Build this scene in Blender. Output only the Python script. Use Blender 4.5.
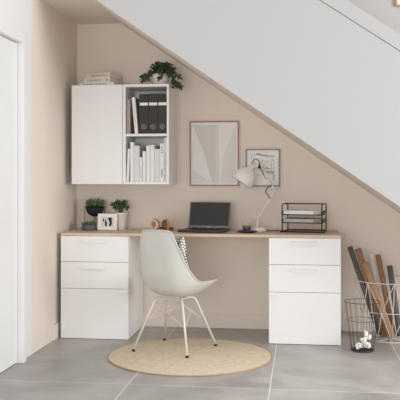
import bpy, bmesh, math, random
from mathutils import Vector, Matrix
from math import pi, sin, cos, radians

for o in list(bpy.data.objects): bpy.data.objects.remove(o)
S = bpy.context.scene
C = S.collection

# ---------------------------------------------------------------- camera
cam_d = bpy.data.cameras.new('camera'); cam = bpy.data.objects.new('camera', cam_d); C.objects.link(cam)
cam_d.sensor_width = 36.0; cam_d.sensor_fit = 'HORIZONTAL'
cam_d.lens = 789.453/400*36.0
cam_d.shift_y = -22.777/400
cam.location = (1.7449, -6.0045, 1.1515)
cam.rotation_euler = (radians(90), 0, 0.1285)
cam_d.clip_start = .05
S.camera = cam
# ---------------------------------------------------------------- daylight and an added floor spot
w = bpy.data.worlds.new('daylight'); S.world = w; w.use_nodes = True
bg = w.node_tree.nodes['Background']; bg.inputs[0].default_value = (1.0, 1.0, 1.0, 1); bg.inputs[1].default_value = .70
def area(name, loc, target, size, size_y, power, col=(1, 1, 1)):
    d = bpy.data.lights.new(name, 'AREA'); d.shape = 'RECTANGLE'; d.size = size; d.size_y = size_y; d.energy = power; d.color = col
    o = bpy.data.objects.new(name, d); C.objects.link(o); o.location = loc
    o.rotation_euler = (Vector(target)-Vector(loc)).to_track_quat('-Z', 'Y').to_euler()
    return o
area('window_daylight_right', (6.2, -2.9, 1.5), (0, -1.6, .7), 2.4, 2.2, 180, (1, .998, .995))
area('window_daylight_front', (.8, -7.5, 1.0), (1.3, 0, .8), 2.2, 1.6, 94, (1, .998, .995))
sp = bpy.data.lights.new('floor_fill_spot', 'SPOT'); sp.energy = 190; sp.spot_size = radians(54); sp.spot_blend = .7; sp.shadow_soft_size = .12  # added spot without a known fixture, brightens the front right floor
so = bpy.data.objects.new('floor_fill_spot', sp); C.objects.link(so); so.location = (2.5, -3.0, 3.0)
so.rotation_euler = (Vector((2.05, -2.15, 0))-Vector(so.location)).to_track_quat('-Z', 'Y').to_euler()
S.view_settings.view_transform = 'Standard'; S.view_settings.look = 'None'
S.view_settings.exposure = 0.0; S.view_settings.gamma = 1; S.view_settings.use_curve_mapping = False

# ---------------------------------------------------------------- materials
def srgb(r, g, b):
    f = lambda c: (c/255/12.92) if c/255 <= .04045 else ((c/255+.055)/1.055)**2.4
    return (f(r), f(g), f(b), 1)
class N:
    def __init__(s, name):
        s.m = bpy.data.materials.new(name); s.m.use_nodes = True; s.t = s.m.node_tree
        s.b = s.t.nodes['Principled BSDF']
    def n(s, typ, **k):
        x = s.t.nodes.new(typ)
        for a, v in k.items(): setattr(x, a, v)
        return x
    def l(s, a, b): s.t.links.new(a, b)
def mat(name, col, rough=.5, metal=0, var=.03, scale=12, bump=.0, bscale=200, stretch=(1, 1, 1), coat=0):
    """one colour with a slight procedural mottling and fine bump"""
    q = N(name); q.b.inputs['Roughness'].default_value = rough; q.b.inputs['Metallic'].default_value = metal
    if coat: q.b.inputs['Coat Weight'].default_value = coat
    tc = q.n('ShaderNodeTexCoord'); mp = q.n('ShaderNodeMapping'); mp.inputs['Scale'].default_value = stretch
    q.l(tc.outputs['Object'], mp.inputs[0])
    no = q.n('ShaderNodeTexNoise'); no.inputs['Scale'].default_value = scale; no.inputs['Detail'].default_value = 4
    q.l(mp.outputs[0], no.inputs['Vector'])
    r = q.n('ShaderNodeValToRGB'); c = srgb(*col)
    r.color_ramp.elements[0].position = .3; r.color_ramp.elements[1].position = .7
    r.color_ramp.elements[0].color = (c[0]*(1-var), c[1]*(1-var), c[2]*(1-var), 1)
    r.color_ramp.elements[1].color = (min(1, c[0]*(1+var)), min(1, c[1]*(1+var)), min(1, c[2]*(1+var)), 1)
    q.l(no.outputs['Fac'], r.inputs[0]); q.l(r.outputs[0], q.b.inputs['Base Color'])
    if bump:
        n2 = q.n('ShaderNodeTexNoise'); n2.inputs['Scale'].default_value = bscale; q.l(mp.outputs[0], n2.inputs['Vector'])
        bp = q.n('ShaderNodeBump'); bp.inputs['Strength'].default_value = bump; bp.inputs['Distance'].default_value = .002
        q.l(n2.outputs['Fac'], bp.inputs['Height']); q.l(bp.outputs[0], q.b.inputs['Normal'])
    return q.m

M = {}
M['beige'] = mat('beige_wall_paint', (233, 221, 209), .85, var=.012, scale=3, bump=.08)
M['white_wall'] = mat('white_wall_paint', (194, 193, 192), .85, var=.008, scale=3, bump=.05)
M['white_left'] = mat('white_hall_paint', (232, 231, 230), .8, var=.008, scale=3)
M['white_gloss'] = mat('white_door_paint', (236, 236, 236), .45, var=.006, scale=4)
M['cab'] = mat('white_lacquer', (238, 237, 235), .38, var=.006, scale=4)
M['cab_in'] = mat('white_laminate', (232, 231, 229), .5, var=.006)
M['gap_shade'] = mat('gap_shade', (60, 58, 56), .8)  # shade of the door gap put into a dark colour
M['black'] = mat('black_metal', (26, 25, 24), .45, metal=.2)
M['matte_black'] = mat('matte_black', (30, 29, 28), .7)
M['grey_binder'] = mat('charcoal_board', (52, 50, 48), .65, bump=.1)
M['label'] = mat('paper_label', (238, 236, 232), .7)
M['ring'] = mat('grey_ring', (150, 148, 145), .35, metal=.5)
M['book_white'] = mat('white_book_cover', (236, 235, 233), .6, var=.01)
M['book_grey'] = mat('pale_grey_book_cover', (222, 221, 218), .6, var=.01)
M['book_taupe'] = mat('taupe_book_cover', (172, 156, 148), .6)
M['book_cream'] = mat('cream_book_cover', (226, 220, 198), .6, var=.04)
M['book_stone'] = mat('stone_book_cover', (214, 208, 190), .6, var=.05)
M['pages'] = mat('book_pages', (240, 236, 226), .8, var=.05, scale=4, stretch=(1, 1, 120))
M['ink'] = mat('dark_print', (70, 68, 66), .7)
M['ink_soft'] = mat('grey_print', (165, 163, 160), .7)
M['chair'] = mat('warm_grey_plastic', (207, 205, 198), .42, var=.01, scale=4)
M['chair_leg'] = mat('off_white_metal', (220, 214, 203), .4, metal=.1)
M['lamp'] = mat('white_lamp_enamel', (238, 235, 230), .35)
M['lamp_rod'] = mat('white_rod', (234, 232, 228), .35)
M['pot_white'] = mat('white_ceramic', (232, 226, 218), .4)
M['pot_grey'] = mat('grey_concrete', (98, 99, 101), .8, var=.1, scale=60, bump=.4)
M['soil'] = mat('soil', (40, 32, 26), .95, var=.4, scale=80, bump=.8)
M['leaf_dark'] = mat('ivy_leaf', (58, 86, 58), .55, var=.35, scale=40)
M['leaf_mid'] = mat('sage_leaf', (112, 134, 98), .6, var=.3, scale=50)
M['leaf_green'] = mat('bush_leaf', (64, 100, 58), .5, var=.35, scale=50)
M['leaf_grass'] = mat('grass_blade', (106, 134, 86), .6, var=.3, scale=50)
M['stem'] = mat('plant_stem', (96, 78, 54), .8)
M['laptop'] = mat('dark_grey_laptop', (64, 63, 63), .4, metal=.3)
M['bezel'] = mat('grey_bezel', (120, 118, 116), .4, metal=.3)
M['screen'] = mat('switched_off_screen', (38, 38, 37), .25, var=.02)
M['key'] = mat('black_key', (28, 28, 28), .6)
M['logo'] = mat('silver_logo', (215, 215, 215), .3, metal=.3)
M['copper'] = mat('copper_brown_frame', (150, 102, 78), .4, metal=.2)
M['grey_frame'] = mat('grey_frame', (140, 137, 135), .45)
M['oak'] = mat('oak_frame', (184, 146, 104), .5, var=.15, scale=8, stretch=(1, 1, 12))
M['mat_board'] = mat('white_mount', (244, 243, 240), .8)
M['art_a'] = mat('art_pale', (238, 236, 232), .8, var=.01)
M['art_b'] = mat('art_grey', (218, 212, 208), .8, var=.015)
M['art_c'] = mat('art_mid', (226, 222, 218), .8, var=.015)
M['art_d'] = mat('art_light_grey', (228, 223, 219), .8, var=.015)
M['tan'] = mat('tan_leather', (176, 128, 84), .55, var=.12, scale=30)
M['brown'] = mat('brown_leather', (120, 78, 50), .55, var=.12, scale=30)
M['silver_pad'] = mat('pale_pad', (214, 208, 198), .6)
M['kraft'] = mat('kraft_paper', (182, 147, 115), .75, var=.07, scale=9, stretch=(1, 1, .3))
M['kraft_dark'] = mat('dark_kraft_paper', (160, 124, 96), .75, var=.07, scale=9)
M['roll_grey'] = mat('charcoal_roll', (104, 102, 100), .7, var=.08)
M['roll_white'] = mat('white_roll', (248, 246, 243), .7, var=.02)
M['paper'] = mat('crumpled_white_paper', (244, 242, 238), .8, var=.02, bump=.3, bscale=60)
M['sheet'] = mat('printer_paper', (240, 239, 237), .75, var=.01)
M['sheet_grey'] = mat('grey_paper', (186, 184, 182), .75, var=.02)
M['wire_white'] = mat('white_wire', (226, 218, 208), .4, metal=.1)
M['wire_black'] = mat('dark_wire', (66, 57, 51), .5, metal=.2)
M['rug_edge'] = mat('jute_binding', (176, 148, 116), .9, var=.15, scale=120, bump=.6)
M['crema'] = mat('crema', (214, 178, 124), .5, var=.08, scale=200)
M['coffee'] = mat('black_coffee', (30, 17, 12), .15, var=.1)

def wood():
    q = N('oak_worktop'); tc = q.n('ShaderNodeTexCoord'); mp = q.n('ShaderNodeMapping'); mp.inputs['Scale'].default_value = (1.4, 22, 22)
    q.l(tc.outputs['Object'], mp.inputs[0])
    a = q.n('ShaderNodeTexNoise'); a.inputs['Scale'].default_value = 2.2; a.inputs['Detail'].default_value = 7; a.inputs['Distortion'].default_value = .6
    q.l(mp.outputs[0], a.inputs['Vector'])
    r = q.n('ShaderNodeValToRGB'); e = r.color_ramp.elements
    e[0].position = .3; e[0].color = srgb(202, 178, 153); e[1].position = .72; e[1].color = srgb(224, 203, 179)
    q.l(a.outputs['Fac'], r.inputs[0]); q.l(r.outputs[0], q.b.inputs['Base Color']); q.b.inputs['Roughness'].default_value = .5
    return q.m
M['wood'] = wood()

def tiles():
    q = N('grey_stone_tile'); tc = q.n('ShaderNodeTexCoord'); sp = q.n('ShaderNodeSeparateXYZ'); q.l(tc.outputs['Object'], sp.inputs[0])
    def ma(op, a, b=None):
        x = q.n('ShaderNodeMath', operation=op)
        for i, v in enumerate((a, b)):
            if v is None: continue
            if isinstance(v, (int, float)): x.inputs[i].default_value = v
            else: q.l(v, x.inputs[i])
        return x.outputs[0]
    def line(o, off, per, wd):
        u = ma('DIVIDE', ma('SUBTRACT', o, off), per)
        fr = ma('FRACT', u); d = ma('MINIMUM', fr, ma('SUBTRACT', 1.0, fr))
        return ma('LESS_THAN', d, wd/per/2), ma('FLOOR', u)
    lx, ix = line(sp.outputs[0], 0.0, .7855, .006); ly, iy = line(sp.outputs[1], -1.7013, 1.571, .006)
    g = ma('MAXIMUM', lx, ly)
    cell = q.n('ShaderNodeCombineXYZ'); q.l(ix, cell.inputs[0]); q.l(iy, cell.inputs[1])
    wn = q.n('ShaderNodeTexWhiteNoise'); q.l(cell.outputs[0], wn.inputs['Vector'])
    ad = q.n('ShaderNodeVectorMath', operation='MULTIPLY_ADD'); q.l(wn.outputs['Color'], ad.inputs[0]); ad.inputs[1].default_value = (7, 7, 7); q.l(tc.outputs['Object'], ad.inputs[2])
    n1 = q.n('ShaderNodeTexNoise'); n1.inputs['Scale'].default_value = 2.6; n1.inputs['Detail'].default_value = 6; n1.inputs['Roughness'].default_value = .6; n1.inputs['Distortion'].default_value = .7
    q.l(ad.outputs[0], n1.inputs['Vector'])
    r = q.n('ShaderNodeValToRGB'); e = r.color_ramp.elements
    e[0].position = .3; e[0].color = srgb(143, 140, 136); e[1].position = .72; e[1].color = srgb(184, 180, 175)
    q.l(n1.outputs['Fac'], r.inputs[0])
    mx = q.n('ShaderNodeMix', data_type='RGBA'); q.l(g, mx.inputs[0]); q.l(r.outputs[0], mx.inputs[6]); mx.inputs[7].default_value = srgb(214, 210, 204)
    q.l(mx.outputs[2], q.b.inputs['Base Color'])
    rr = q.n('ShaderNodeMapRange'); rr.inputs[3].default_value = .32; rr.inputs[4].default_value = .5; q.l(n1.outputs['Fac'], rr.inputs[0]); q.l(rr.outputs[0], q.b.inputs['Roughness'])
    return q.m
M['tile'] = tiles()

def jute():
    q = N('woven_jute'); tc = q.n('ShaderNodeTexCoord'); sp = q.n('ShaderNodeSeparateXYZ'); q.l(tc.outputs['Object'], sp.inputs[0])
    ch = q.n('ShaderNodeTexChecker'); ch.inputs['Scale'].default_value = 160; q.l(tc.outputs['Object'], ch.inputs[0])
    no = q.n('ShaderNodeTexNoise'); no.inputs['Scale'].default_value = 30; no.inputs['Detail'].default_value = 5; q.l(tc.outputs['Object'], no.inputs['Vector'])
    r = q.n('ShaderNodeValToRGB'); e = r.color_ramp.elements; e[0].position = .3; e[0].color = srgb(203, 187, 161); e[1].position = .7; e[1].color = srgb(218, 204, 180)
    q.l(no.outputs['Fac'], r.inputs[0]); q.l(r.outputs[0], q.b.inputs['Base Color']); q.b.inputs['Roughness'].default_value = .95
    bp = q.n('ShaderNodeBump'); bp.inputs['Strength'].default_value = .4; bp.inputs['Distance'].default_value = .002
    q.l(ch.outputs['Fac'], bp.inputs['Height']); q.l(bp.outputs[0], q.b.inputs['Normal'])
    return q.m
M['jute'] = jute()

def cushion_mat():
    q = N('black_white_print_fabric'); tc = q.n('ShaderNodeTexCoord'); mp = q.n('ShaderNodeMapping'); q.l(tc.outputs['Object'], mp.inputs[0])
    mp.inputs['Rotation'].default_value = (radians(20), radians(45), radians(30))
    g = q.n('ShaderNodeTexChecker'); g.inputs['Scale'].default_value = 72; q.l(mp.outputs[0], g.inputs[0])
    mx = q.n('ShaderNodeMix', data_type='RGBA'); q.l(g.outputs['Fac'], mx.inputs[0]); mx.inputs[6].default_value = srgb(48, 48, 52); mx.inputs[7].default_value = srgb(226, 223, 217)
    q.l(mx.outputs[2], q.b.inputs['Base Color']); q.b.inputs['Roughness'].default_value = .9
    return q.m
M['cushion'] = cushion_mat()

def glassm():
    q = N('clear_glass'); q.b.inputs['Base Color'].default_value = (1, 1, 1, 1); q.b.inputs['Roughness'].default_value = .02
    q.b.inputs['Alpha'].default_value = .06; q.b.inputs['IOR'].default_value = 1.45
    return q.m
M['glass'] = glassm()

# ---------------------------------------------------------------- geometry helpers
class MB:
    def __init__(s): s.bm = bmesh.new(); s.mats = []
    def _in(s, b, mi=0, smooth=False):
        for f in b.faces: f.material_index = mi; f.smooth = smooth
        me = bpy.data.meshes.new('t'); b.to_mesh(me); b.free(); s.bm.from_mesh(me); bpy.data.meshes.remove(me); return s
    def box(s, lo, hi, bev=0, mi=0, rot=None):
        b = bmesh.new(); bmesh.ops.create_cube(b, size=1)
        lo, hi = Vector(lo), Vector(hi); c = (lo+hi)/2; d = hi-lo
        for v in b.verts: v.co = Vector((v.co.x*d.x, v.co.y*d.y, v.co.z*d.z))
        if bev: bmesh.ops.bevel(b, geom=b.edges[:], offset=bev, segments=2, affect='EDGES', profile=.6)
        for v in b.verts:
            if rot: v.co = rot @ v.co
            v.co += c
        return s._in(b, mi)
    def prism(s, pts, axis, a, bb, mi=0, bev=0):
        """polygon pts (2D) extruded along axis between a and bb. axis y: pts=(x,z); axis z: (x,y); axis x: (y,z)"""
        b = bmesh.new()
        def mk(p, t): return {'y': (p[0], t, p[1]), 'z': (p[0], p[1], t), 'x': (t, p[0], p[1])}[axis]
        v0 = [b.verts.new(mk(p, a)) for p in pts]; v1 = [b.verts.new(mk(p, bb)) for p in pts]
        b.faces.new(v0); b.faces.new(v1[::-1]); n = len(pts)
        for i in range(n): b.faces.new((v0[i], v1[i], v1[(i+1) % n], v0[(i+1) % n]))
        bmesh.ops.recalc_face_normals(b, faces=b.faces[:])
        if bev: bmesh.ops.bevel(b, geom=b.edges[:], offset=bev, segments=2, affect='EDGES')
        return s._in(b, mi)
    def tube(s, pts, r, seg=8, closed=False, mi=0):
        pts = [Vector(p) for p in pts]; n = len(pts)
        rr = r if isinstance(r, (list, tuple)) else [r]*n
        b = bmesh.new(); rings = []; up = None
        for i, p in enumerate(pts):
            if closed: t = pts[(i+1) % n]-pts[i-1]
            else: t = pts[min(i+1, n-1)]-pts[max(i-1, 0)]
            t.normalize()
            if up is None: up = t.orthogonal().normalized()
            else:
                up = up-t*up.dot(t)
                up = up.normalized() if up.length > 1e-6 else t.orthogonal().normalized()
            v = t.cross(up)
            rings.append([b.verts.new(p+(up*cos(2*pi*k/seg)+v*sin(2*pi*k/seg))*rr[i]) for k in range(seg)])
        m = n if closed else n-1
        for i in range(m):
            A, B = rings[i], rings[(i+1) % n]
            # align twist on the closing ring
            off = 0
            if closed and i == n-1: off = min(range(seg), key=lambda o: (A[0].co-B[o].co).length)
            for k in range(seg): b.faces.new((A[k], A[(k+1) % seg], B[(k+1+off) % seg], B[(k+off) % seg]))
        if not closed: b.faces.new(rings[0][::-1]); b.faces.new(rings[-1])
        bmesh.ops.recalc_face_normals(b, faces=b.faces[:])
        return s._in(b, mi, True)
    def ring(s, c, R, r, seg=40, axis='z', t=6, mi=0, ry=None):
        c = Vector(c); P = []
        for k in range(seg):
            a = 2*pi*k/seg; u, v = R*cos(a), (ry or R)*sin(a)
            P.append(c+Vector({'z': (u, v, 0), 'y': (u, 0, v), 'x': (0, u, v)}[axis]))
        return s.tube(P, r, t, True, mi)
    def lathe(s, prof, seg=32, c=(0, 0, 0), M4=None, mi=0, smooth=True):
        b = bmesh.new(); c = Vector(c); rings = []
        for (r, z) in prof:
            if r < 1e-6: rings.append([b.verts.new((0, 0, z))])
            else: rings.append([b.verts.new((r*cos(2*pi*k/seg), r*sin(2*pi*k/seg), z)) for k in range(seg)])
        for A, B in zip(rings, rings[1:]):
            for k in range(seg):
                q = [A[k % len(A)], A[(k+1) % len(A)], B[(k+1) % len(B)], B[k % len(B)]]
                q2 = []
                for v in q:
                    if v not in q2: q2.append(v)
                if len(q2) > 2:
                    try: b.faces.new(q2)
                    except ValueError: pass
        bmesh.ops.recalc_face_normals(b, faces=b.faces[:])
        for v in b.verts: v.co = (M4 @ v.co if M4 else v.co)+c
        return s._in(b, mi, smooth)
    def grid(s, P, thick=0, mi=0):
        """grid of points; thickened along its normal when thick"""
        b = bmesh.new(); V = [[b.verts.new(p) for p in row] for row in P]
        for i in range(len(P)-1):
            for j in range(len(P[0])-1): b.faces.new((V[i][j], V[i][j+1], V[i+1][j+1], V[i+1][j]))
        bmesh.ops.recalc_face_normals(b, faces=b.faces[:])
        if thick: bmesh.ops.solidify(b, geom=b.faces[:], thickness=thick)
        return s._in(b, mi, True)
    def leaf(s, p, d, n, L, W, mi=0, droop=.0):
        """one folded, pointed leaf from p along d with blade normal n"""
        d = d.normalized(); sd = d.cross(n)
        if sd.length < 1e-4: sd = d.orthogonal()
        sd.normalize(); n = sd.cross(d).normalized(); b = s.bm
        mid = [p, p+d*L*.4-n*L*.06, p+d*L*.75-n*L*.05*(1+droop), p+d*L-n*L*.15*(1+droop)]
        lf = [p+d*L*.3+sd*W*.5+n*W*.12, p+d*L*.65+sd*W*.38+n*W*.06]
        rt = [p+d*L*.3-sd*W*.5+n*W*.12, p+d*L*.65-sd*W*.38+n*W*.06]
        m = [b.verts.new(x) for x in mid]; l = [b.verts.new(x) for x in lf]; r = [b.verts.new(x) for x in rt]
        for q in ((m[0], l[0], m[1]), (m[1], l[0], l[1], m[2]), (m[2], l[1], m[3]), (m[0], m[1], r[0]), (m[1], m[2], r[1], r[0]), (m[2], m[3], r[1])):
            f = b.faces.new(q); f.material_index = mi; f.smooth = True
    def build(s, name, m, parent=None, loc=None, rot=None):
        me = bpy.data.meshes.new(name); s.bm.to_mesh(me); s.bm.free()
        for x in (m if isinstance(m, (list, tuple)) else [m]): me.materials.append(M[x])
        o = bpy.data.objects.new(name, me); C.objects.link(o)
        if parent: o.parent = parent
        if loc: o.location = loc
        if rot: o.rotation_euler = rot
        return o
def tag(o, label, cat, group=None):
    o['label'] = label; o['category'] = cat
    if group: o['group'] = group
    return o
def thing(name, label, cat, loc=(0, 0, 0), rotz=0, group=None, rot=None):
    o = bpy.data.objects.new(name, None); C.objects.link(o); o.empty_display_size = .05
    o.location = loc; o.rotation_euler = rot or (0, 0, rotz)
    return tag(o, label, cat, group)
def struct(o): o['kind'] = 'structure'; return o
def bez(P, n=8):
    """Catmull-Rom through the points"""
    P = [Vector(p) for p in P]; Q = [P[0]*2-P[1]]+P+[P[-1]*2-P[-2]]; out = []
    for i in range(1, len(Q)-2):
        for k in range(n):
            t = k/n; a, b, c, d = Q[i-1], Q[i], Q[i+1], Q[i+2]
            out.append(.5*((2*b)+(c-a)*t+(2*a-5*b+4*c-d)*t*t+(3*b-a-3*c+d)*t**3))
    return out+[P[-1]]

# ================================================================ ROOM
NY = -1.05            # front plane of the niche / staircase
CZ = 2.346             # niche ceiling
def soff(x): return 2.326-.6925*(x-.382)      # underside of the stairs on the back wall
XE = 3.05
struct(MB().box((-2.2, -8, -.06), (6.5, .15, 0)).build('floor', 'tile'))
# back wall: beige below the stairs, white above them
struct(MB().prism([(-.12, 0), (XE+.6, 0), (XE+.6, soff(XE+.6)), (.353, CZ), (-.12, CZ)], 'y', 0, .12).build('wall_back', 'beige'))
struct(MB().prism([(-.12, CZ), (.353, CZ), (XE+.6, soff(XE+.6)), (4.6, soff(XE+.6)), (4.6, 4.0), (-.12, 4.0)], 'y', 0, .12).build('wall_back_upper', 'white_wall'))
# left wall: beige inside the niche, white in front with the door opening
struct(MB().box((-.12, NY, 0), (0, 0, CZ)).build('wall_left', 'beige'))
DY0, DY1, DZ = -2.16, -1.297, 1.985
m = MB(); m.box((-.12, DY1, 0), (0, NY, CZ)); m.box((-.12, DY0, DZ), (0, DY1, CZ)); m.box((-.12, -4.2, 0), (0, DY0, CZ)); m.box((-.12, -4.2, CZ), (0, 0, 4.0))
struct(m.build('wall_left_front', 'white_left'))
d = struct(MB().box((-.045, DY0+.004, .006), (-.004, DY1-.005, DZ-.005), .002).build('door_1', 'white_gloss'))
m = MB(); m.box((-.1, DY0-.001, 0), (-.05, DY1+.001, DZ)); struct(m.build('door_gap_backing', 'gap_shade'))  # dark sheet added behind the door, its colour stands in for gap shade
m = MB()
m.box((-.002, DY1, 0), (.035, DY1+.055, DZ+.055), .003); m.box((-.002, DY0-.055, 0), (.035, DY0, DZ+.055), .003); m.box((-.002, DY0, DZ), (.035, DY1, DZ+.055), .003)
struct(m.build('trim_1', 'white_gloss'))
# niche ceiling and lintel
struct(MB().box((-.0, NY, CZ), (.353, 0, CZ+.1)).build('ceiling', 'beige'))
struct(MB().prism([(0, CZ), (.353, CZ), (.353, 4.0), (0, 4.0)], 'y', NY-.012, NY).build('wall_front_lintel', 'white_wall'))
struct(MB().box((0, -.013, 0), (XE+.3, 0, .108), .003).build('baseboard_back', 'beige'))
struct(MB().box((0, -.62, 0), (.012, -.013, .108), .003).build('baseboard_left', 'beige'))

# ---- staircase
st = thing('staircase', 'white panelled staircase sloping down to the right above the desk', 'staircase', (XE, NY, 0))
def loc(x): return x-XE
a0, a1 = .353, XE
def sd(x, dz=0): return (loc(x), soff(x)+dz)
MB().prism([sd(a0, .0), sd(a1, .0), sd(a1, .05), sd(a0, .05)], 'y', .012, 1.049).build('soffit', 'beige', st)
def s2(x, z0): return (loc(x), z0-.6725*(x-1.843))
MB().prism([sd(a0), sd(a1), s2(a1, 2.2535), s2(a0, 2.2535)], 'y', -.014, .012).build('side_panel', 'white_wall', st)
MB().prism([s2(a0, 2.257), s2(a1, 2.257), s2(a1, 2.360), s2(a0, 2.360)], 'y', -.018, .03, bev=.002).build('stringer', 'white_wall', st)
m = MB(); run = .27
for k in range(10):
    x0 = a1-run*(k+1); zt = 2.262+.06-.6725*(x0+run-1.843)
    m.box((loc(x0), .03, zt-.22), (loc(x0)+run+.02, 1.049, zt), .003)
m.build('step_run', 'wood', st)

# ================================================================ DESK
D = -.533
# worktop
wt = MB().box((0, -.266, -.0095), (1.977, .265, .0095), .0015).build('worktop', 'wood', None, (.033, -.267, .7445))
tag(wt, 'long pale oak desk worktop spanning the two white cabinets', 'desk')

def bar_handle(x0, x1, z0, z1, parent, big=True):
    m = MB(); yy = -.014
    if big:
        m.prism([(0, z1), (-.006, z1), (yy, z0+.012), (yy, z0), (yy+.005, z0), (yy+.005, z0+.008), (0, z1-.006)], 'x', x0, x1, bev=.0006)
    else:
        m.prism([(0, z1), (-.004, z1), (-.014, z0+.008), (-.014, z0), (-.010, z0), (-.010, z0+.006), (0, z1-.005)], 'x', x0, x1, bev=.0005)
    return m.build('handle', 'cab', parent, (0, -.018, 0))
def pedestal(x0, x1, label, tabx):
    W = x1-x0
    t = thing('drawer_cabinet', label, 'cabinet', (x0, D+.018, 0))
    m = MB(); th = .016; zt = .7345; dp = .505
    m.box((0, 0, .004), (th, dp, zt), .001); m.box((W-th, 0, .004), (W, dp, zt), .001)
    m.box((th, 0, .004), (W-th, dp, .03)); m.box((th, 0, zt-th), (W-th, dp, zt)); m.box((th, dp-.01, .03), (W-th, dp, zt-th))
    m.box((th, 0, .54), (W-th, .4, .555)); m.box((th, 0, .35), (W-th, .4, .365))
    m.build('body', 'cab', t)
    for fx in (.03, W-.03):
        for fy in (.03, dp-.03): MB().lathe([(0, 0), (.018, 0), (.018, .004), (0, .004)], 16, (fx, fy, 0)).build('foot', 'matte_black', t)
    hx = (W*.322, W*.667)
    for z0, z1 in ((.5505, .732), (.3605, .5475)):
        dr = MB().box((.001, -.018, z0), (W-.001, -.0005, z1), .0015).build('drawer', 'cab', t)
        zc = z1-.022 if z1 > .6 else z1-.026
        bar_handle(hx[0], hx[1], zc-.024, zc, dr)
    dr = MB().box((.001, -.018, .003), (W-.001, -.0005, .3575), .0015).build('door', 'cab', t)
    bar_handle(tabx[0], tabx[1], .322, .340, dr, False)
    return t
pedestal(.033, .528, 'white drawer cabinet under the left end of the desk, beside the door wall', (.436, .486))
pedestal(1.517, 2.009, 'white drawer cabinet under the right end of the desk, beside the wire baskets', (.010, .052))

# ================================================================ WALL UNITS
WZ0, WZ1 = 1.10, 1.83
t = thing('wall_cabinet', 'closed white wall cabinet with a flat door, left of the open shelves', 'cabinet', (.058, -.002, WZ0))
W = .385; Hh = WZ1-WZ0
m = MB(); m.box((0, -.33, 0), (.016, 0, Hh), .001); m.box((W-.016, -.33, 0), (W, 0, Hh), .001); m.box((.016, -.33, 0), (W-.016, 0, .016)); m.box((.016, -.33, Hh-.016), (W-.016, 0, Hh)); m.box((.016, -.01, .016), (W-.016, 0, Hh-.016))
m.build('body', 'cab', t)
MB().box((.001, -.348, .001), (W-.001, -.3305, Hh-.001), .0015).build('door', 'cab', t)
t = thing('open_shelf_unit', 'white open wall shelf with two compartments holding binders and books', 'shelf', (.4445, -.002, WZ0))
W = .342; th = .021
m = MB(); m.box((0, -.348, 0), (th, 0, Hh), .0012); m.box((W-.016, -.348, 0), (W, 0, Hh), .0012); m.box((th, -.348, 0), (W-.016, 0, .018)); m.box((th, -.348, Hh-.018), (W-.016, 0, Hh)); m.box((th, -.008, .018), (W-.016, 0, Hh-.018))
m.build('body', 'cab', t)
MB().box((th, -.344, .351), (W-.016, -.008, .369), .001).build('shelf', 'cab', t)

# ---- books
def book(x0, w_, h_, z0, dep, cover, label, group, lean=0, front=-.33, marks=None):
    """upright book with its spine to the room; lean = sideways shift of the top"""
    ang = math.atan2(lean, h_)
    b = MB(); c = .0018
    b.box((0, 0, 0), (w_, .004, h_), .0008)
    b.box((0, .004, 0), (c, dep, h_)); b.box((w_-c, .004, 0), (w_, dep, h_))
    o = b.build('book', cover, None, (x0, front, z0+max(0, math.sin(ang))*w_), (0, ang, 0)); tag(o, label, 'book', group)
    MB().box((c, .004, .003), (w_-c, dep-.003, h_-.003)).build('pages', 'pages', o)
    if marks:
        rng = random.Random(hash_(label))
        for (za, zb, wd) in marks:
            z = za; k = MB()
            while z < zb:
                l = rng.uniform(.004, .012); k.box((w_/2-wd/2, -.0006, z), (w_/2+wd/2*rng.uniform(.3, 1), .0002, min(z+l, zb))); z += l+.004
            k.build('spine_text', 'ink_soft' if wd < .007 else 'ink', o)
    return o
def hash_(s): return sum(ord(c)*(i+1) for i, c in enumerate(s))
ZL = WZ0+.0182; ZU = WZ0+.3692; GB = 'white books on the lower shelf'
book(.4670, .018, .242, ZL, .2, 'book_white', 'slim white book leaning right at the left end of the lower shelf', GB, lean=.010)
book(.4960, .026, .290, ZL, .21, 'book_white', 'tall white book second from the left on the lower shelf', GB)
book(.5235, .040, .264, ZL, .21, 'book_grey', 'thick pale white book third from the left on the lower shelf', GB)
book(.5650, .019, .180, ZL, .19, 'book_white', 'shortest white book on the lower shelf with small spine print', GB, marks=[(.03, .11, .006)])
book(.5875, .024, .224, ZL, .2, 'book_white', 'short white book just right of the shortest one on the lower shelf', GB)
book(.6155, .029, .264, ZL, .21, 'book_white', 'white book fifth from the right on the lower shelf, with a plain spine', GB)
book(.6465, .028, .268, ZL, .21, 'book_white', 'white book fourth from the right on the lower shelf, with a plain spine', GB)
book(.6760, .040, .240, ZL, .21, 'book_grey', 'wide pale white book third from the right on the lower shelf', GB)
book(.7175, .0285, .280, ZL, .21, 'book_white', 'white book with dark print on its spine, second from the right on the lower shelf', GB, marks=[(.03, .09, .008), (.21, .26, .008)])
book(.7480, .0205, .322, ZL, .21, 'book_grey', 'tallest white book with small print at the right end of the lower shelf', GB, marks=[(.02, .05, .006), (.08, .22, .006)])
book(.4690, .027, .252, ZU, .2, 'book_taupe', 'taupe book upright at the left end of the upper shelf', 'books beside the binders')
book(.5300, .025, .268, ZU, .2, 'book_white', 'white book leaning left against the taupe book on the upper shelf', 'books beside the binders', lean=-.024, marks=[(.04, .22, .005)])
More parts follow.
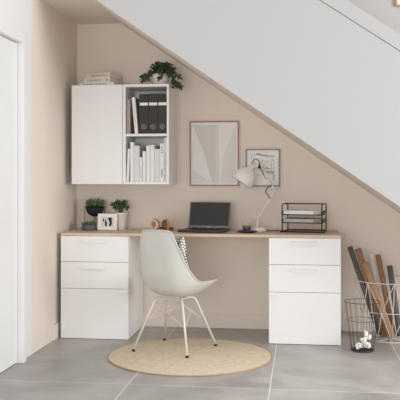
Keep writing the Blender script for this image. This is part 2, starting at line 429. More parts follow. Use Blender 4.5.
# ---- binders
for i, lb in enumerate(('charcoal binder with white spine label, left of the three binders', 'charcoal binder with white spine label, middle of the three binders', 'charcoal binder with white spine label, right of the three binders')):
    x = .5630+i*.0692
    t = thing('ring_binder', lb, 'binder', (x, -.33, ZU), 0, 'charcoal binders on the upper shelf'); Wb = .0682
    b = MB(); b.box((0, 0, 0), (Wb, .004, .292), .001); b.box((0, .004, 0), (.003, .27, .292), .0008); b.box((Wb-.003, .004, 0), (Wb, .27, .292), .0008)
    b.build('cover', 'grey_binder', t)
    MB().box((.004, .006, .004), (Wb-.004, .26, .284)).build('pages', 'pages', t)
    MB().box((.004, -.0008, .207), (Wb-.004, .0003, .228)).build('label', 'label', t)
    r = MB(); r.ring((Wb/2, -.001, .052), .0165, .0030, 28, 'y'); r.build('finger_ring', 'ring', t)
    r = MB(); r.lathe([(0, 0), (.0075, 0), (.0075, .001), (0, .001)], 20, (Wb/2, -.001, .052), Matrix.Rotation(radians(90), 4, 'X')); r.build('ring_hole', 'ring', t)

# ---- books lying on the wall cabinet
def flat_book(cx, cy, z, L, Wd, h_, rz, cover, label, marks):
    t = thing('book', label, 'book', (cx, cy, z), rz, 'books lying on the wall cabinet'); c = .0025
    b = MB(); b.box((-L/2, -Wd/2, 0), (L/2, -Wd/2+.004, h_), .0012); b.box((-L/2, -Wd/2+.003, 0), (L/2, Wd/2, c), .0006); b.box((-L/2, -Wd/2+.003, h_-c), (L/2, Wd/2, h_), .0006)
    b.build('cover', cover, t)
    MB().box((-L/2+.004, -Wd/2+.004, c), (L/2-.004, Wd/2-.004, h_-c)).build('pages', 'pages', t)
    rng = random.Random(hash_(label))
    for xa, xb in marks:
        x = xa; k = MB()
        while x < xb:
            l = rng.uniform(.005, .013); k.box((x, -Wd/2-.0006, h_*.3), (x+l, -Wd/2+.0004, h_*.68)); x += l+rng.choice((.003, .007))
        k.build('spine_text', 'ink_soft', t)
flat_book(.250, -.175, WZ1+.0002, .275, .23, .026, radians(-9), 'book_white', 'widest pale book at the bottom of the stack on the wall cabinet', [(-.11, .08)])
flat_book(.252, -.175, WZ1+.0264, .215, .21, .036, radians(-11), 'book_cream', 'thick cream book in the middle of the stack on the wall cabinet', [(-.08, .03), (.07, .09)])
flat_book(.264, -.175, WZ1+.0626, .19, .20, .036, radians(-13), 'book_stone', 'smallest stone grey book on top of the stack on the wall cabinet', [(-.06, .07)])

# ================================================================ PLANTS
def rdir(rng, up=0): 
    v = Vector((rng.gauss(0, 1), rng.gauss(0, 1), rng.gauss(0, 1)+up)); return v.normalized()
# ivy
t = thing('potted_ivy', 'dark green trailing ivy in a round white bowl on top of the open shelf', 'plant', (.70, -.235, WZ1+.0003))
MB().lathe([(0, 0), (.034, 0), (.046, .010), (.061, .040), (.064, .060), (.060, .084), (.056, .084), (.059, .060), (.055, .04), (.03, .015), (0, .012)], 36).build('bowl', 'pot_white', t)
MB().lathe([(0, .068), (.058, .068), (.0, .075)], 24).build('soil', 'soil', t)
rng = random.Random(5); fo = MB(); vs = MB()
trails = []
for k in range(30):
    a = rng.uniform(0, 2*pi); R = rng.uniform(.03, .10); hh = rng.uniform(.0, .055)
    trails.append([(0, 0, .075), (cos(a)*R*.5, sin(a)*R*.4, .095+hh), (cos(a)*R, abs(sin(a))*R*.7-.02, .094+hh*1.1)])
trails += [[(0, 0, .08), (-.05, -.03, .10), (-.10, -.04, .07), (-.135, -.05, .055)], [(0, 0, .08), (-.05, -.05, .09), (-.085, -.06, .05), (-.075, -.07, .03)],
           [(0, 0, .08), (-.07, -.01, .085), (-.13, -.02, .06), (-.12, -.03, .02)],
           [(0, 0, .08), (.06, -.03, .10), (.10, -.05, .05), (.115, -.06, .01), (.120, -.06, -.015)], [(0, 0, .08), (.07, 0, .11), (.13, -.01, .08), (.155, -.02, .05)],
           [(0, 0, .08), (.07, -.04, .09), (.115, -.06, .03), (.105, -.07, .012)], [(0, 0, .08), (.06, .0, .09), (.12, -.01, .02), (.150, -.02, .0), (.158, -.02, -.02)],
           [(0, 0, .08), (.012, -.05, .095), (.016, -.068, .06), (.014, -.066, .035)],
           [(0, 0, .08), (-.01, 0, .12), (-.03, 0, .15), (-.012, 0, .168)], [(0, 0, .08), (.03, 0, .12), (.05, 0, .14), (.048, 0, .15)], [(0, 0, .08), (.05, -.03, .11), (.09, -.03, .12), (.12, -.03, .11)]]
for tr in trails:
    P = bez(tr, 5); vs.tube(P, .0012, 4)
    for p in P[4:]:
        for q in range(3):
            d = rdir(rng, .2); d.y *= .7
            fo.leaf(Vector(p)+d*.004, d, rdir(rng, .8), rng.uniform(.018, .028), rng.uniform(.014, .021), droop=1)
vs.build('vine', 'stem', t); fo.build('foliage', 'leaf_dark', t)

TZ = .7542
# black half-bowl planter in wire stand
t = thing('potted_plant', 'leafy green plant in a black half-round bowl on a thin wire stand', 'plant', (.172, -.115, TZ))
t.scale = (1.08, 1.08, 1.0)
MB().lathe([(0, .096), (.02, .099), (.045, .114), (.060, .138), (.066, .174), (.063, .174), (.056, .14), (.03, .115), (0, .105)], 36).build('bowl', 'matte_black', t)
m = MB(); m.ring((0, 0, .174), .0685, .0022, 40)
for a in (20, 110, 200, 290):
    x, y = .0705*cos(radians(a)), .0705*sin(radians(a)); m.tube([(x, y, .176), (x, y, .0)], .0022, 6)
m.ring((0, 0, .0022), .0705, .0022, 40); m.build('stand', 'black', t)
MB().lathe([(0, .164), (.0625, .164), (0, .170)], 24).build('soil', 'soil', t)
rng = random.Random(11); fo = MB()
for k in range(150):
    a = rng.uniform(0, 2*pi); R = .056*math.sqrt(rng.random()); p = Vector((cos(a)*R, sin(a)*R, .168)); h_ = rng.uniform(.03, .072)*(1-.3*R/.056)
    d = Vector((cos(a)*R*5, sin(a)*R*5, 1)).normalized(); e = p+d*h_
    fo.tube([p, e], .0009, 3)
    for q in range(6): fo.leaf(p+d*h_*(.35+.13*q), (rdir(rng)+d*.6), rdir(rng, 1), rng.uniform(.012, .019), .008)
fo.build('foliage', 'leaf_mid', t)
# small grey pot with grass
t = thing('potted_grass', 'low tuft of green grass in a round dark grey concrete pot on the desk', 'plant', (.160, -.245, TZ))
MB().lathe([(0, 0), (.046, 0), (.0525, .006), (.0535, .022), (.051, .041), (.046, .041), (.047, .02), (0, .014)], 36).build('pot', 'pot_grey', t)
MB().lathe([(0, .033), (.047, .033), (0, .037)], 24).build('soil', 'soil', t)
rng = random.Random(3); fo = MB()
for k in range(170):
    a = rng.uniform(0, 2*pi); R = .043*math.sqrt(rng.random()); p = Vector((cos(a)*R, sin(a)*R, .033)); h_ = rng.uniform(.026, .052)*(1.15-.4*R/.043)
    d = Vector((cos(a)*R*9+rng.gauss(0, .2), sin(a)*R*9+rng.gauss(0, .2), 1)).normalized()
    fo.leaf(p, d, rdir(rng), h_, .0045)
    if k % 2: fo.leaf(p+d*h_*.6, rdir(rng, .6), rdir(rng, 1), .011, .006)
fo.build('foliage', 'leaf_grass', t)
# white tapered pot with bushy plant
t = thing('potted_shrub', 'small bushy green plant in a tall tapered white pot behind the photo frame', 'plant', (.378, -.140, TZ))
t.scale = (1.1, 1.1, 1.0)
MB().lathe([(0, 0), (.031, 0), (.0335, .004), (.0485, .117), (.051, .119), (.0515, .130), (.047, .130), (.044, .118), (.03, .02), (0, .018)], 40).build('pot', 'pot_white', t)
MB().lathe([(0, .120), (.0455, .120), (0, .127)], 24).build('soil', 'soil', t)
rng = random.Random(21); fo = MB(); vs = MB()
for k in range(20):
    a = k*2.4; R = rng.uniform(.02, .062); hz = rng.uniform(.165, .225)-R*.35
    P = bez([(cos(a)*.008, sin(a)*.008, .12), (cos(a)*R*.35, sin(a)*R*.35, .14), (cos(a)*R, sin(a)*R*.8, hz)], 4); vs.tube(P, .0017, 4)
    for q in range(13):
        d = rdir(rng, .3); fo.leaf(P[-1]+rdir(rng)*.011, d, rdir(rng, 1.2), rng.uniform(.018, .026), rng.uniform(.010, .014))
vs.build('stem', 'stem', t); fo.build('foliage', 'leaf_green', t)

# ================================================================ DESK ITEMS
# white photo frame
t = thing('photo_frame', 'small white frame with a black and white photo leaning in front of the white pot', 'picture frame', (.298, -.232, TZ+.0020), rot=(radians(-9), radians(1.5), radians(8)))
Wf, Hf = .144, .122
m = MB(); e = .026
m.box((-Wf/2, -.006, 0), (Wf/2, .006, e), .001); m.box((-Wf/2, -.006, Hf-e), (Wf/2, .006, Hf), .001); m.box((-Wf/2, -.006, e), (-Wf/2+e, .006, Hf-e), .001); m.box((Wf/2-e, -.006, e), (Wf/2, .006, Hf-e), .001)
m.build('frame', 'label', t)
MB().box((-Wf/2+e, -.001, e), (Wf/2-e, .004, Hf-e)).build('photo', 'art_b', t)
m = MB()
for pts in ([(-.016, .026), (-.006, .026), (-.003, .05), (-.010, .07), (-.014, .085), (-.02, .06)], [(.004, .094), (.03, .094), (.034, .05), (.026, .03), (.012, .028), (.016, .06), (.006, .08)], [(-.036, .075), (-.030, .09), (-.024, .07), (-.032, .06)]):
    m.prism(pts, 'y', -.0016, -.0008)
m.build('photo_print', 'matte_black', t)
MB().prism([(.004, .012), (.055, 0), (.052, 0), (.004, .10)], 'x', -.012, .012).build('easel_back', 'label', t)

# headphones
t = thing('headphones', 'tan leather headphones with pale ear pads lying on the desk behind the chair', 'headphones', (.712, -.27, TZ), radians(-4))
t.scale = (1.18, 1.18, 1.18)
def cup(x, tilt, outer, inner, side):
    Rm = Matrix.Rotation(radians(90), 4, 'Y') @ Matrix.Identity(4); Rz = Matrix.Rotation(radians(tilt), 4, 'Z')
    m = MB(); m.lathe([(0, -.012), (.028, -.012), (.036, -.006), (.038, .0), (.036, .006), (.028, .008), (0, .008)], 32, (x, 0, .040), Rz @ Rm)
    c = m.build('ear_cup', outer, t)
    m = MB(); s_ = side; m.lathe([(0, .006*s_), (.018, .006*s_), (.020, .014*s_), (.026, .019*s_), (.031, .015*s_), (.032, .008*s_), (.03, .006*s_)], 32, (x, 0, .040), Rz @ Rm)
    m.build('ear_pad', inner, c)
cup(-.036, 62, 'tan', 'silver_pad', -1)
cup(.036, 40, 'tan', 'brown', -1)
P = bez([(-.036, .012, .02), (-.06, .06, .012), (-.045, .115, .012), (.0, .14, .012), (.045, .115, .012), (.06, .06, .012), (.036, .012, .02)], 6)
m = MB(); m.tube(P, .007, 8); m.build('headband', 'brown', t)

# laptop
t = thing('laptop', 'open dark grey laptop with a switched off black screen on the desk', 'laptop', (1.060, -.195, TZ), radians(-12))
lw, ld = .328, .222
MB().box((-lw/2, -ld, .003), (lw/2, 0, .019), .003).build('base', 'laptop', t)
k = MB()
for r in range(5):
    for c in range(14):
        x = -lw/2+.02+c*.0202; y = -.03-r*.0195; k.box((x, y-.016, .0185), (x+.0172, y, .0208), .0006)
k.build('keyboard', 'key', t)
MB().box((-.045, -ld+.015, .0188), (.045, -ld+.08, .0196)).build('touchpad', 'key', t)
for fx in (-.14, .14):
    for fy in (-.2, -.02): MB().box((fx-.01, fy-.006, 0), (fx+.01, fy+.006, .0035)).build('foot', 'matte_black', t)
Rl = Matrix.Rotation(radians(-13), 4, 'X')
sh = .193
lid = MB().box((-lw/2+.003, -.004, 0), (lw/2-.003, .004, sh), .002).build('lid', 'bezel', t, (0, -.001, .021), (radians(-13), 0, 0))
MB().box((-lw/2+.012, -.0052, .018), (lw/2-.012, -.0038, sh-.006)).build('screen', 'screen', lid)
m = MB(); m.box((-lw/2+.006, -.0056, sh-.006), (lw/2-.006, -.003, sh+.0008), .0008); m.build('top_trim', 'laptop', lid)
for hx in (-.11, .11): MB().tube([(hx-.018, 0, .019), (hx+.018, 0, .019)], .0055, 10).build('hinge', 'laptop', t)
def text_mesh(body, size, name, m_, parent, loc_, rot_):
    cu = bpy.data.curves.new('txt', 'FONT'); cu.body = body; cu.size = size; cu.extrude = .0003; cu.align_x = 'CENTER'
    o = bpy.data.objects.new('txt', cu); C.objects.link(o); dg = bpy.context.evaluated_depsgraph_get(); dg.update()
    me = bpy.data.meshes.new_from_object(o.evaluated_get(dg)); bpy.data.objects.remove(o)
    me.materials.clear(); me.materials.append(M[m_]); r = bpy.data.objects.new(name, me); C.objects.link(r); r.parent = parent; r.location = loc_; r.rotation_euler = rot_
text_mesh('DELL', .013, 'logo', 'logo', lid, (.0, -.0046, .0055), (radians(90), 0, 0))

# espresso glass on saucer
t = thing('saucer', 'round black saucer under the espresso glass', 'saucer', (1.352, -.325, TZ))
MB().lathe([(0, 0), (.048, 0), (.052, .002), (.074, .0085), (.0745, .0105), (.052, .0055), (.030, .0045), (0, .0045)], 40).build('dish', 'black', t)
t = thing('espresso_glass', 'small clear glass of black espresso with tan crema beside the lamp', 'glass', (1.350, -.325, TZ+.0047))
t.scale = (1.16, 1.16, 1.05)
MB().lathe([(0, 0), (.021, 0), (.0235, .002), (.0335, .070), (.0320, .070), (.0222, .0055), (0, .0045)], 36).build('cup', 'glass', t)
MB().lathe([(0, .0048), (.0222, .0056), (.0275, .040), (0, .040)], 36).build('coffee', 'coffee', t)
MB().lathe([(0, .0401), (.02752, .0401), (.0300, .060), (.0, .059)], 36).build('crema', 'crema', t)

# desk lamp (built in the plane of its arm)
LX, LY = 1.432, -.215
t = thing('desk_lamp', 'white jointed desk lamp with a cone shade standing before the small framed drawing', 'lamp', (LX, LY, TZ))
def lp(x, z, y=0): return Vector((x-LX, y, z-TZ))
MB().lathe([(0, 0), (.060, 0), (.064, .003), (.064, .024), (.059, .030), (.015, .032), (0, .032)], 44, (-.006, 0, 0)).build('base', 'lamp', t)
arm = MB(); arm.tube(bez([lp(1.419, .778), lp(1.420, .812), lp(1.426, .848), lp(1.470, .925), lp(1.520, 1.003)], 6)+[lp(1.548, 1.052)], .0052, 10); arm.build('lower_arm', 'lamp_rod', t)
m = MB(); m.tube([lp(1.549, 1.050, .002), lp(1.527, 1.096, .002)], .0062, 10); m.tube([lp(1.549, 1.050, -.012), lp(1.549, 1.050, .014)], .008, 12); m.tube([lp(1.527, 1.096, -.012), lp(1.527, 1.096, .014)], .008, 12)
m.build('elbow', 'lamp_rod', t)
m = MB()
m.tube([lp(1.527, 1.096, -.008), lp(1.436, 1.222, -.008)], .0072, 10); m.tube([lp(1.527, 1.096, .010), lp(1.436, 1.222, .010)], .0072, 10)
m.tube([lp(1.533, 1.110, 0), lp(1.450, 1.228, 0)], .0050, 8); m.build('upper_arm', 'lamp', t)
m = MB()
a_, b_ = lp(1.470, 1.172, -.014), lp(1.436, 1.226, -.014)
P = []
for k in range(100):
    u = k/99; P.append(a_.lerp(b_, u)+Vector((cos(u*44)*.0042*.8, sin(u*44)*.0042, cos(u*44)*.0042*.6)))
m.tube(P, .0011, 4); m.build('spring', 'black', t)
m = MB(); m.tube(bez([lp(1.525, 1.094, -.012), lp(1.496, 1.075, -.014), lp(1.482, 1.045, -.014), lp(1.498, 1.020, -.012), lp(1.517, .998, -.008)], 7), .0032, 8)
m.build('cable', 'matte_black', t); m = MB(); m.tube(bez([lp(1.440, 1.226, -.014), lp(1.455, 1.200, -.02), lp(1.47, 1.165, -.018), lp(1.49, 1.135, -.012)], 6), .0022, 6)
m.build('cable', 'matte_black', t); m = MB(); m.tube(bez([Vector((.055, .01, .006)), Vector((.085, .02, .004)), Vector((.12, .045, .004)), Vector((.15, .09, .004))], 6), .0026, 6)
m.build('cable', 'matte_black', t)
m = MB(); m.tube([lp(1.436, 1.224, -.020), lp(1.436, 1.224, .020)], .0095, 14); m.build('joint', 'matte_black', t); MB().tube([lp(1.395, 1.214, -.018), lp(1.395, 1.214, .018)], .008, 14).build('joint', 'matte_black', t); m = MB(); m.tube([lp(1.438, 1.250, -.016), lp(1.43, 1.215, -.016)], .0035, 6)
m.build('lever', 'matte_black', t)
m = MB(); m.tube(bez([lp(1.378, 1.236, 0), lp(1.388, 1.272, 0), lp(1.414, 1.284, 0), lp(1.436, 1.262, 0), lp(1.440, 1.228, 0)], 6), .0032, 8); m.build('handle', 'matte_black', t)
m = MB(); m.tube([lp(1.436, 1.224), lp(1.386, 1.238)], .011, 12); m.build('neck', 'lamp', t)
ax = (Vector((1.304, 0, 1.112))-Vector((1.390, 0, 1.238))); ax = Vector((ax.x, -.012, ax.z)).normalized()
Rq = ax.to_track_quat('Z', 'Y').to_matrix().to_4x4()
m = MB(); m.lathe([(0, -.012), (.018, -.012), (.024, -.006), (.027, .018), (.044, .030), (.066, .056), (.080, .092), (.086, .142), (.0845, .143), (.078, .093), (.064, .058), (.042, .033), (.0, .028)], 44, lp(1.385, 1.230), Rq)
m.build('shade', 'lamp', t)
m = MB(); m.lathe([(0, .04), (.012, .045), (.024, .075), (.026, .09), (.018, .108), (0, .114)], 24, lp(1.385, 1.230), Rq); m.build('bulb', 'label', t)

# letter tray
t = thing('letter_tray', 'black wire letter tray with three tiers at the right end of the desk', 'letter tray', (1.603, -.29, TZ), radians(-9))
tw, td = .285, .235; m = MB(); r = .0042
for x in (0, tw):
    m.tube(bez([(x, 0, .004), (x, 0, .10), (x, 0, .185)], 3)+[Vector((x, .006, .198)), Vector((x, .02, .204)), Vector((x, td-.02, .204)), Vector((x, td-.006, .198)), Vector((x, td, .185)), Vector((x, td, .004))], r, 8)
    m.tube([(x-.012 if x == 0 else x+.012, -.012, .004), (x, td+.01, .004)], .0045, 6)
m.tube([(0, td*.5, .204), (tw, td*.5, .204)], r, 8); m.tube([(0, 0, .006), (tw, 0, .006)], r, 8); m.tube([(0, td, .006), (tw, td, .006)], r, 8)
m.build('frame', 'black', t)
for z in (.070, .128):
    b = MB(); q = .0032
    b.tube([(-.004, 0, z+.018), (-.004, td, z+.018), (tw+.004, td, z+.018), (tw+.004, 0, z+.018)], q, 6)
    b.tube([(.0, -.004, z), (.0, td, z)], q, 6); b.tube([(tw, -.004, z), (tw, td, z)], q, 6)
    b.tube([(0, 0, z), (tw, 0, z)], q, 6); b.tube([(0, td, z), (tw, td, z)], q, 6)
    b.tube([(-.004, 0, z+.018), (0, 0, z)], q, 6); b.tube([(tw+.004, 0, z+.018), (tw, 0, z)], q, 6)
    for k in range(1, 8): b.tube([(tw*k/8, 0, z), (tw*k/8, td, z)], .0016, 5)
    b.build('tray', 'black', t)
Rt = Matrix.Rotation(radians(-9), 4, 'Z'); base = Vector((1.603, -.29, TZ))
for z, mt, lb in ((.1322, 'sheet', 'stack of white paper in the top tier of the letter tray'), (.0742, 'sheet_grey', 'stack of grey paper in the middle tier of the letter tray')):
    p = base+(Rt @ Vector((.012, .006, z)))
    m = MB(); m.prism([(0, 0), (.212, -.014), (.252, .05), (.252, .20), (0, .20)], 'z', 0, .024, bev=.0006)
    tag(m.build('paper_stack', mt, None, p, (0, 0, radians(-9))), lb, 'paper', 'papers in the letter tray')

# ================================================================ PICTURES
def picture(name, x0, x1, z0, z1, e, mt, label, y=-.001, dep=.018):
    t = thing(name, label, 'picture', (x0, y, z0)); W, H = x1-x0, z1-z0; m = MB()
    for lo, hi in (((0, -dep, 0), (W, 0, e)), ((0, -dep, H-e), (W, 0, H)), ((0, -dep, e), (e, 0, H-e)), ((W-e, -dep, e), (W, 0, H-e))): m.box(lo, hi, .0012)
    m.build('frame', mt, t); return t, W, H
t, W, H = picture('framed_print', .892, 1.269, 1.085, 1.58, .009, 'copper', 'abstract print of pale grey rays in a thin copper brown frame')
MB().box((.009, -.008, .009), (W-.009, -.002, H-.009)).build('print', 'art_a', t)
def A(px, py): return ((px-22)/(294-22)*W, (1-(py-30)/(383-30))*H)
for pts, mt, q in (([(40, 52), (165, 52), (165, 366), (148, 366), (95, 190)], 'art_b', 0), ([(165, 52), (184, 52), (184, 366), (165, 366)], 'art_c', 0), ([(272, 60), (278, 60), (278, 366), (194, 366), (200, 290), (212, 215)], 'art_d', 0), ([(38, 300), (95, 332), (140, 366), (38, 366)], 'art_d', 0)):
    MB().prism([A(*p) for p in pts], 'y', -.0092, -.0081).build('printed_shape', mt, t)
t, W, H = picture('framed_drawing', 1.321, 1.580, 1.081, 1.366, .010, 'grey_frame', 'small framed line drawing with grey frame on the wall behind the lamp')
MB().box((.010, -.008, .010), (W-.010, -.002, H-.010)).build('print', 'mat_board', t)
m = MB()
def B(px, py): return ((px-50)/(318-50)*W, (1-(py-33)/(338-33))*H)
def stroke(pts, wd):
    for (a, b) in zip(pts, pts[1:]):
        a, b = Vector(B(*a)), Vector(B(*b)); n = Vector((-(b-a).y, (b-a).x)).normalized()*wd/2
        m.prism([a+n, b+n, b-n, a-n], 'y', -.0088, -.0080)
stroke([(98, 80), (92, 120)], .004); stroke([(130, 74), (200, 85), (280, 95)], .008); stroke([(150, 82), (235, 100)], .004); stroke([(100, 85), (160, 72)], .003)
stroke([(178, 132), (250, 134), (252, 205)], .003); stroke([(150, 170), (200, 190), (245, 195)], .004); stroke([(190, 215), (275, 222)], .010); stroke([(200, 205), (215, 175), (235, 200)], .003)
stroke([(268, 120), (270, 285)], .003); stroke([(262, 290), (276, 250)], .005); stroke([(100, 130), (150, 200), (180, 215)], .003); stroke([(215, 135), (180, 190)], .0025); stroke([(120, 240), (235, 250)], .002); stroke([(170, 110), (185, 165)], .003); stroke([(110, 100), (125, 150)], .004); stroke([(200, 222), (262, 236)], .004); stroke([(255, 100), (258, 130)], .005); stroke([(205, 150), (240, 160)], .003)
m.build('drawing', 'ink_soft', t)
t, W, H = picture('framed_picture', 2.430, 2.83, 2.416, 2.92, .014, 'oak', 'oak framed picture high above the stairs at the top right corner')
MB().box((.014, -.008, .014), (W-.014, -.002, H-.014)).build('print', 'mat_board', t)
MB().box((.07, -.0095, .07), (W-.07, -.0081, H-.07)).build('printed_shape', 'art_b', t)

# ================================================================ RUG + CHAIR
RX, RY, RR = 1.030, -.970, .527
t = thing('round_rug', 'round beige woven jute rug on the tiled floor under the chair', 'rug', (RX, RY, 0))
MB().lathe([(0, 0), (RR-.006, 0), (RR-.006, .0075), (0, .008)], 96, smooth=False).build('weave', 'jute', t)
MB().ring((0, 0, .0046), RR-.003, .0045, 110, t=8).build('border', 'rug_edge', t)

CX, CY = .906, -.803; FZ = .0082
psi = math.atan2(-.353, .936)          # local +y is the way the chair faces
t = thing('desk_chair', 'light grey moulded shell chair with splayed white metal legs on the round rug', 'chair', (CX, CY, FZ), psi)
ce = [(-.262, .808), (-.247, .70), (-.230, .60), (-.210, .50), (-.160, .405), (-.05, .362), (.07, .362), (.16, .372), (.240, .400)]
ed = [(-.247, .810, .114), (-.218, .70, .148), (-.175, .60, .177), (-.118, .515, .203), (-.050, .472, .216), (.06, .462, .220), (.155, .460, .217), (.220, .450, .198), (.250, .418, .165)]
cp = bez([(a, b, 0) for a, b in ce], 6); ep = bez(ed, 6); P = []
ns = 28
for (c_, e_) in zip(cp, ep):
    row = []
    for j in range(ns+1):
        s_ = -1+2*j/ns; g = abs(s_)**3.2
        # softly rounded corners at the top of the back
        row.append(Vector((s_*(e_.z-.006)+.005, c_.x*(1-g)+e_.x*g, c_.y*(1-g)+e_.y*g-FZ)))
    P.append(row)
n0 = 9
for i in range(n0):           # round the top corners
    k = 1-i/n0
    for j in range(ns+1):
        s_ = abs(-1+2*j/ns); P[i][j].z -= .016*(s_**10)*k*k*.8; P[i][j].x *= (1+.10*k*k*(1-s_**4)*0+.02*k)
        P[i][j].z += .004*(1-s_**2)*k*k
m = MB(); m.grid(P, .007)
shell = m.build('seat_shell', 'chair', t)
rim = [P[0][j] for j in range(ns+1)]+[P[i][ns] for i in range(1, len(P))]+[P[-1][j] for j in range(ns-1, -1, -1)]+[P[i][0] for i in range(len(P)-2, 0, -1)]
MB().tube(rim, .0055, 8, True).build('rim', 'chair', shell)
MB().box((-.075, -.075, .338), (.075, .075, .345), .002).build('mounting_plate', 'chair_leg', t)
m = MB(); m.box((-.06, -.07, .345), (.06, .06, .362), .004); m.build('seat_block', 'chair', t)
feet = {}
for sx in (-1, 1):
    for sy in (-1, 1):
        top = Vector((sx*.04, sy*.030, .343)); bend0 = Vector((sx*.075, sy*.062, .342)); bend1 = Vector((sx*.112, sy*.098, .305)); foot = Vector((sx*.202, sy*.200, .012))
        pts = [top, bend0]+bez([bend0, (bend0+bend1)/2+Vector((sx*.006, sy*.006, .010)), bend1], 4)[1:]+[foot]
        lg = MB().tube(pts, .0082, 10).build('leg', 'chair_leg', t)
        MB().tube([foot+Vector((sx*.0005, sy*.0005, -.012)), foot+Vector((-sx*.002, -sy*.002, .002))], .0105, 12).build('foot_cap', 'matte_black', lg)
        feet[(sx, sy)] = (bend1, foot)
def on(k, u): a, b = feet[k]; return a.lerp(b, u)
for k1, k2 in (((-1, -1), (1, -1)), ((-1, 1), (1, 1)), ((-1, -1), (-1, 1)), ((1, -1), (1, 1))):
    m = MB()
    m.tube([on(k1, .45), on(k2, .0)*.9+Vector((0, 0, .045))], .0022, 6)
    m.tube([on(k2, .45), on(k1, .0)*.9+Vector((0, 0, .045))], .0022, 6)
    m.build('cross_brace', 'chair_leg', t)

# cushion leaning on the backrest
cu = MB(); n = 20; hw, hh, tk = .145, .145, .038
for sgn in (1, -1):
    G = []
    for i in range(n+1):
        row = []
        for j in range(n+1):
            u, v = -1+2*i/n, -1+2*j/n
            bul = (max(0, 1-abs(u)**2.6)*max(0, 1-abs(v)**2.6))**.55
            pin = 1-.06*(1-abs(u*v))
            row.append(Vector((u*hw*(pin if abs(u) > .5 else 1), sgn*tk*bul, v*hh)))
        G.append(row)
    cu.grid(G)
bmesh.ops.remove_doubles(cu.bm, verts=cu.bm.verts[:], dist=.0005); bmesh.ops.recalc_face_normals(cu.bm, faces=cu.bm.faces[:])
Rz = Matrix.Rotation(psi, 4, 'Z'); pc = Vector((CX, CY, FZ))+(Rz @ Vector((.022, -.108, .597)))
o = cu.build('cushion', 'cushion', None, pc); o.rotation_euler = (Rz @ Matrix.Rotation(radians(9), 4, 'X') @ Matrix.Rotation(radians(-9), 4, 'Y')).to_euler()
tag(o, 'black and white patterned cushion leaning against the inside of the chair back', 'cushion')

# ================================================================ BASKETS
# dark waste basket
BX, BY = 2.143, -.665
t = thing('waste_basket', 'small dark wire waste basket on the floor right of the desk', 'basket', (BX, BY, 0))
r0, r1, hB = .074, .116, .327
def rad(z): return r0+(r1-r0)*z/hB
m = MB().ring((0, 0, hB), r1, .0020, 44); m.build('top_ring', 'wire_black', t)
m = MB().ring((0, 0, hB*.63), rad(hB*.63), .0016, 44); m.build('middle_ring', 'wire_black', t)
m = MB().ring((0, 0, .006), r0, .0028, 44); m.build('base_ring', 'wire_black', t)
MB().lathe([(0, .001), (r0-.008, .001), (r0-.006, .006), (0, .006)], 36).build('base_plate', 'matte_black', t)
m = MB()
for k in range(16):
    a = 2*pi*k/16; m.tube([(cos(a)*r0, sin(a)*r0, .006), (cos(a)*r1, sin(a)*r1, hB)], .0011, 5)
m.build('wire_side', 'wire_black', t)
def crumple(c, R, seed, lb):
    c = (c[0]+.006, c[1], c[2]*1.1); R *= 1.13
    rng = random.Random(seed); b = bmesh.new(); bmesh.ops.create_icosphere(b, subdivisions=3, radius=R)
    pl = [(rdir(rng), rng.uniform(.55, .85)) for _ in range(16)]
    for v in b.verts:
        d = v.co.normalized(); s_ = 1.0
        for n_, h_ in pl:
            q = d.dot(n_)
            if q > h_: s_ -= (q-h_)*1.5
        v.co = d*R*max(.5, s_)*(1+rng.uniform(-.09, .09))
    m = MB(); m._in(b); tag(m.build('paper_ball', 'paper', None, c), lb, 'paper', 'crumpled paper in the waste basket')
crumple((BX-.026, BY-.018, .030), .024, 1, 'crumpled white paper ball at the lower left in the waste basket')
crumple((BX+.028, BY-.024, .031), .025, 2, 'crumpled white paper ball at the lower right in the waste basket')
crumple((BX+.002, BY+.032, .031), .025, 6, 'crumpled white paper ball at the bottom back of the waste basket')
crumple((BX+.002, BY-.016, .068), .025, 3, 'crumpled white paper ball in the middle of the pile in the waste basket')
crumple((BX+.036, BY+.012, .076), .024, 4, 'crumpled white paper ball at the upper right in the waste basket')
crumple((BX+.020, BY-.002, .108), .021, 5, 'topmost crumpled white paper ball in the waste basket')

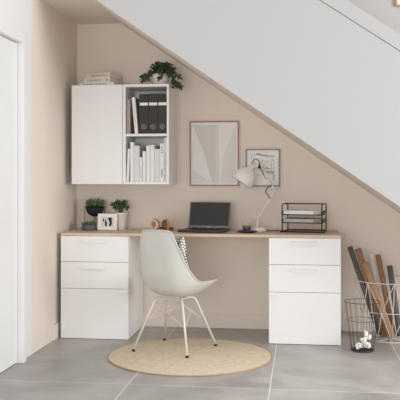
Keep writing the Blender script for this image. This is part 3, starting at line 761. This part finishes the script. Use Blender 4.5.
# large white geometric wire basket
GX, GY = 2.360, -.285
t = thing('wire_basket', 'large white geometric wire basket holding paper rolls at the right edge', 'basket', (GX, GY, 0))
RT, RM, RB, HT, HM = .242, .205, .138, .425, .215; q = .0034
def pn(R, a, z): return Vector((sin(radians(a))*R, -cos(radians(a))*R, z))
off = 1.5
MB().ring((0, 0, HT), RT, q, 56, t=8).build('top_ring', 'wire_white', t)
MB().ring((0, 0, HM), RM, q*.85, 56, t=8).build('middle_ring', 'wire_white', t)
MB().ring((0, 0, .006), RB, q, 48, t=8).build('base_ring', 'wire_white', t)
m = MB(); w_ = .0027
for k in range(8):
    a = k*45+off; top = pn(RT, a, HT); bot = pn(RB, a, .006)
    m.tube([top, bot], w_, 6)
    for sgn in (-1, 1):
        md = pn(RM, a+22.5*sgn, HM); m.tube([top, md], w_, 6); m.tube([md, bot], w_, 6)
m.build('wire_side', 'wire_white', t)
m = MB()
for k in range(4):
    a = k*45+off; m.tube([pn(RB, a, .006), pn(RB, a+180, .006)], w_, 6)
m.build('base_wires', 'wire_white', t)
def roll(top, bot, r_, mt, label, end='kraft_dark', hollow=True):
    top, bot = Vector(top), Vector(bot); ax = top-bot; L = ax.length
    R = ax.to_track_quat('Z', 'Y').to_euler()
    m = MB()
    if hollow: m.lathe([(0, 0), (r_, 0), (r_, L), (r_*.78, L), (r_*.78, L-.05), (0, L-.05)], 24, smooth=True)
    else: m.lathe([(0, 0), (r_, 0), (r_, L), (r_*.5, L+.001), (0, L+.001)], 24)
    o = m.build('paper_roll', mt, None, bot, R); 
    for p in o.data.polygons: p.use_smooth = abs(p.normal.z) < .5
    c = MB().lathe([(r_*.60, L-.06), (r_*.77, L-.06), (r_*.77, L-.002), (r_*.60, L-.002), (r_*.60, L-.06)], 20).build('inner_tube', end, o)
    tag(o, label, 'paper roll', 'rolls standing in the large wire basket')
roll((2.086, -.225, .650), (2.300, -.215, .022), .019, 'roll_grey', 'leftmost dark grey roll with a brown core leaning far left in the wire basket', 'kraft')
roll((2.140, -.262, .640), (2.330, -.265, .022), .023, 'kraft_dark', 'brown kraft roll second from the left, close beside the leftmost dark grey roll')
roll((2.185, -.315, .548), (2.375, -.325, .022), .024, 'kraft', 'long kraft paper roll leaning diagonally across the front of the wire basket')
roll((2.248, -.110, .588), (2.335, -.165, .022), .018, 'roll_white', 'white paper roll in the middle of the wire basket', 'label')
roll((2.292, -.140, .588), (2.395, -.215, .022), .019, 'kraft_dark', 'reddish brown roll right beside the white paper roll')
roll((2.372, -.170, .512), (2.435, -.260, .022), .020, 'roll_grey', 'rightmost dark grey roll with a black end cap in the wire basket', 'matte_black')
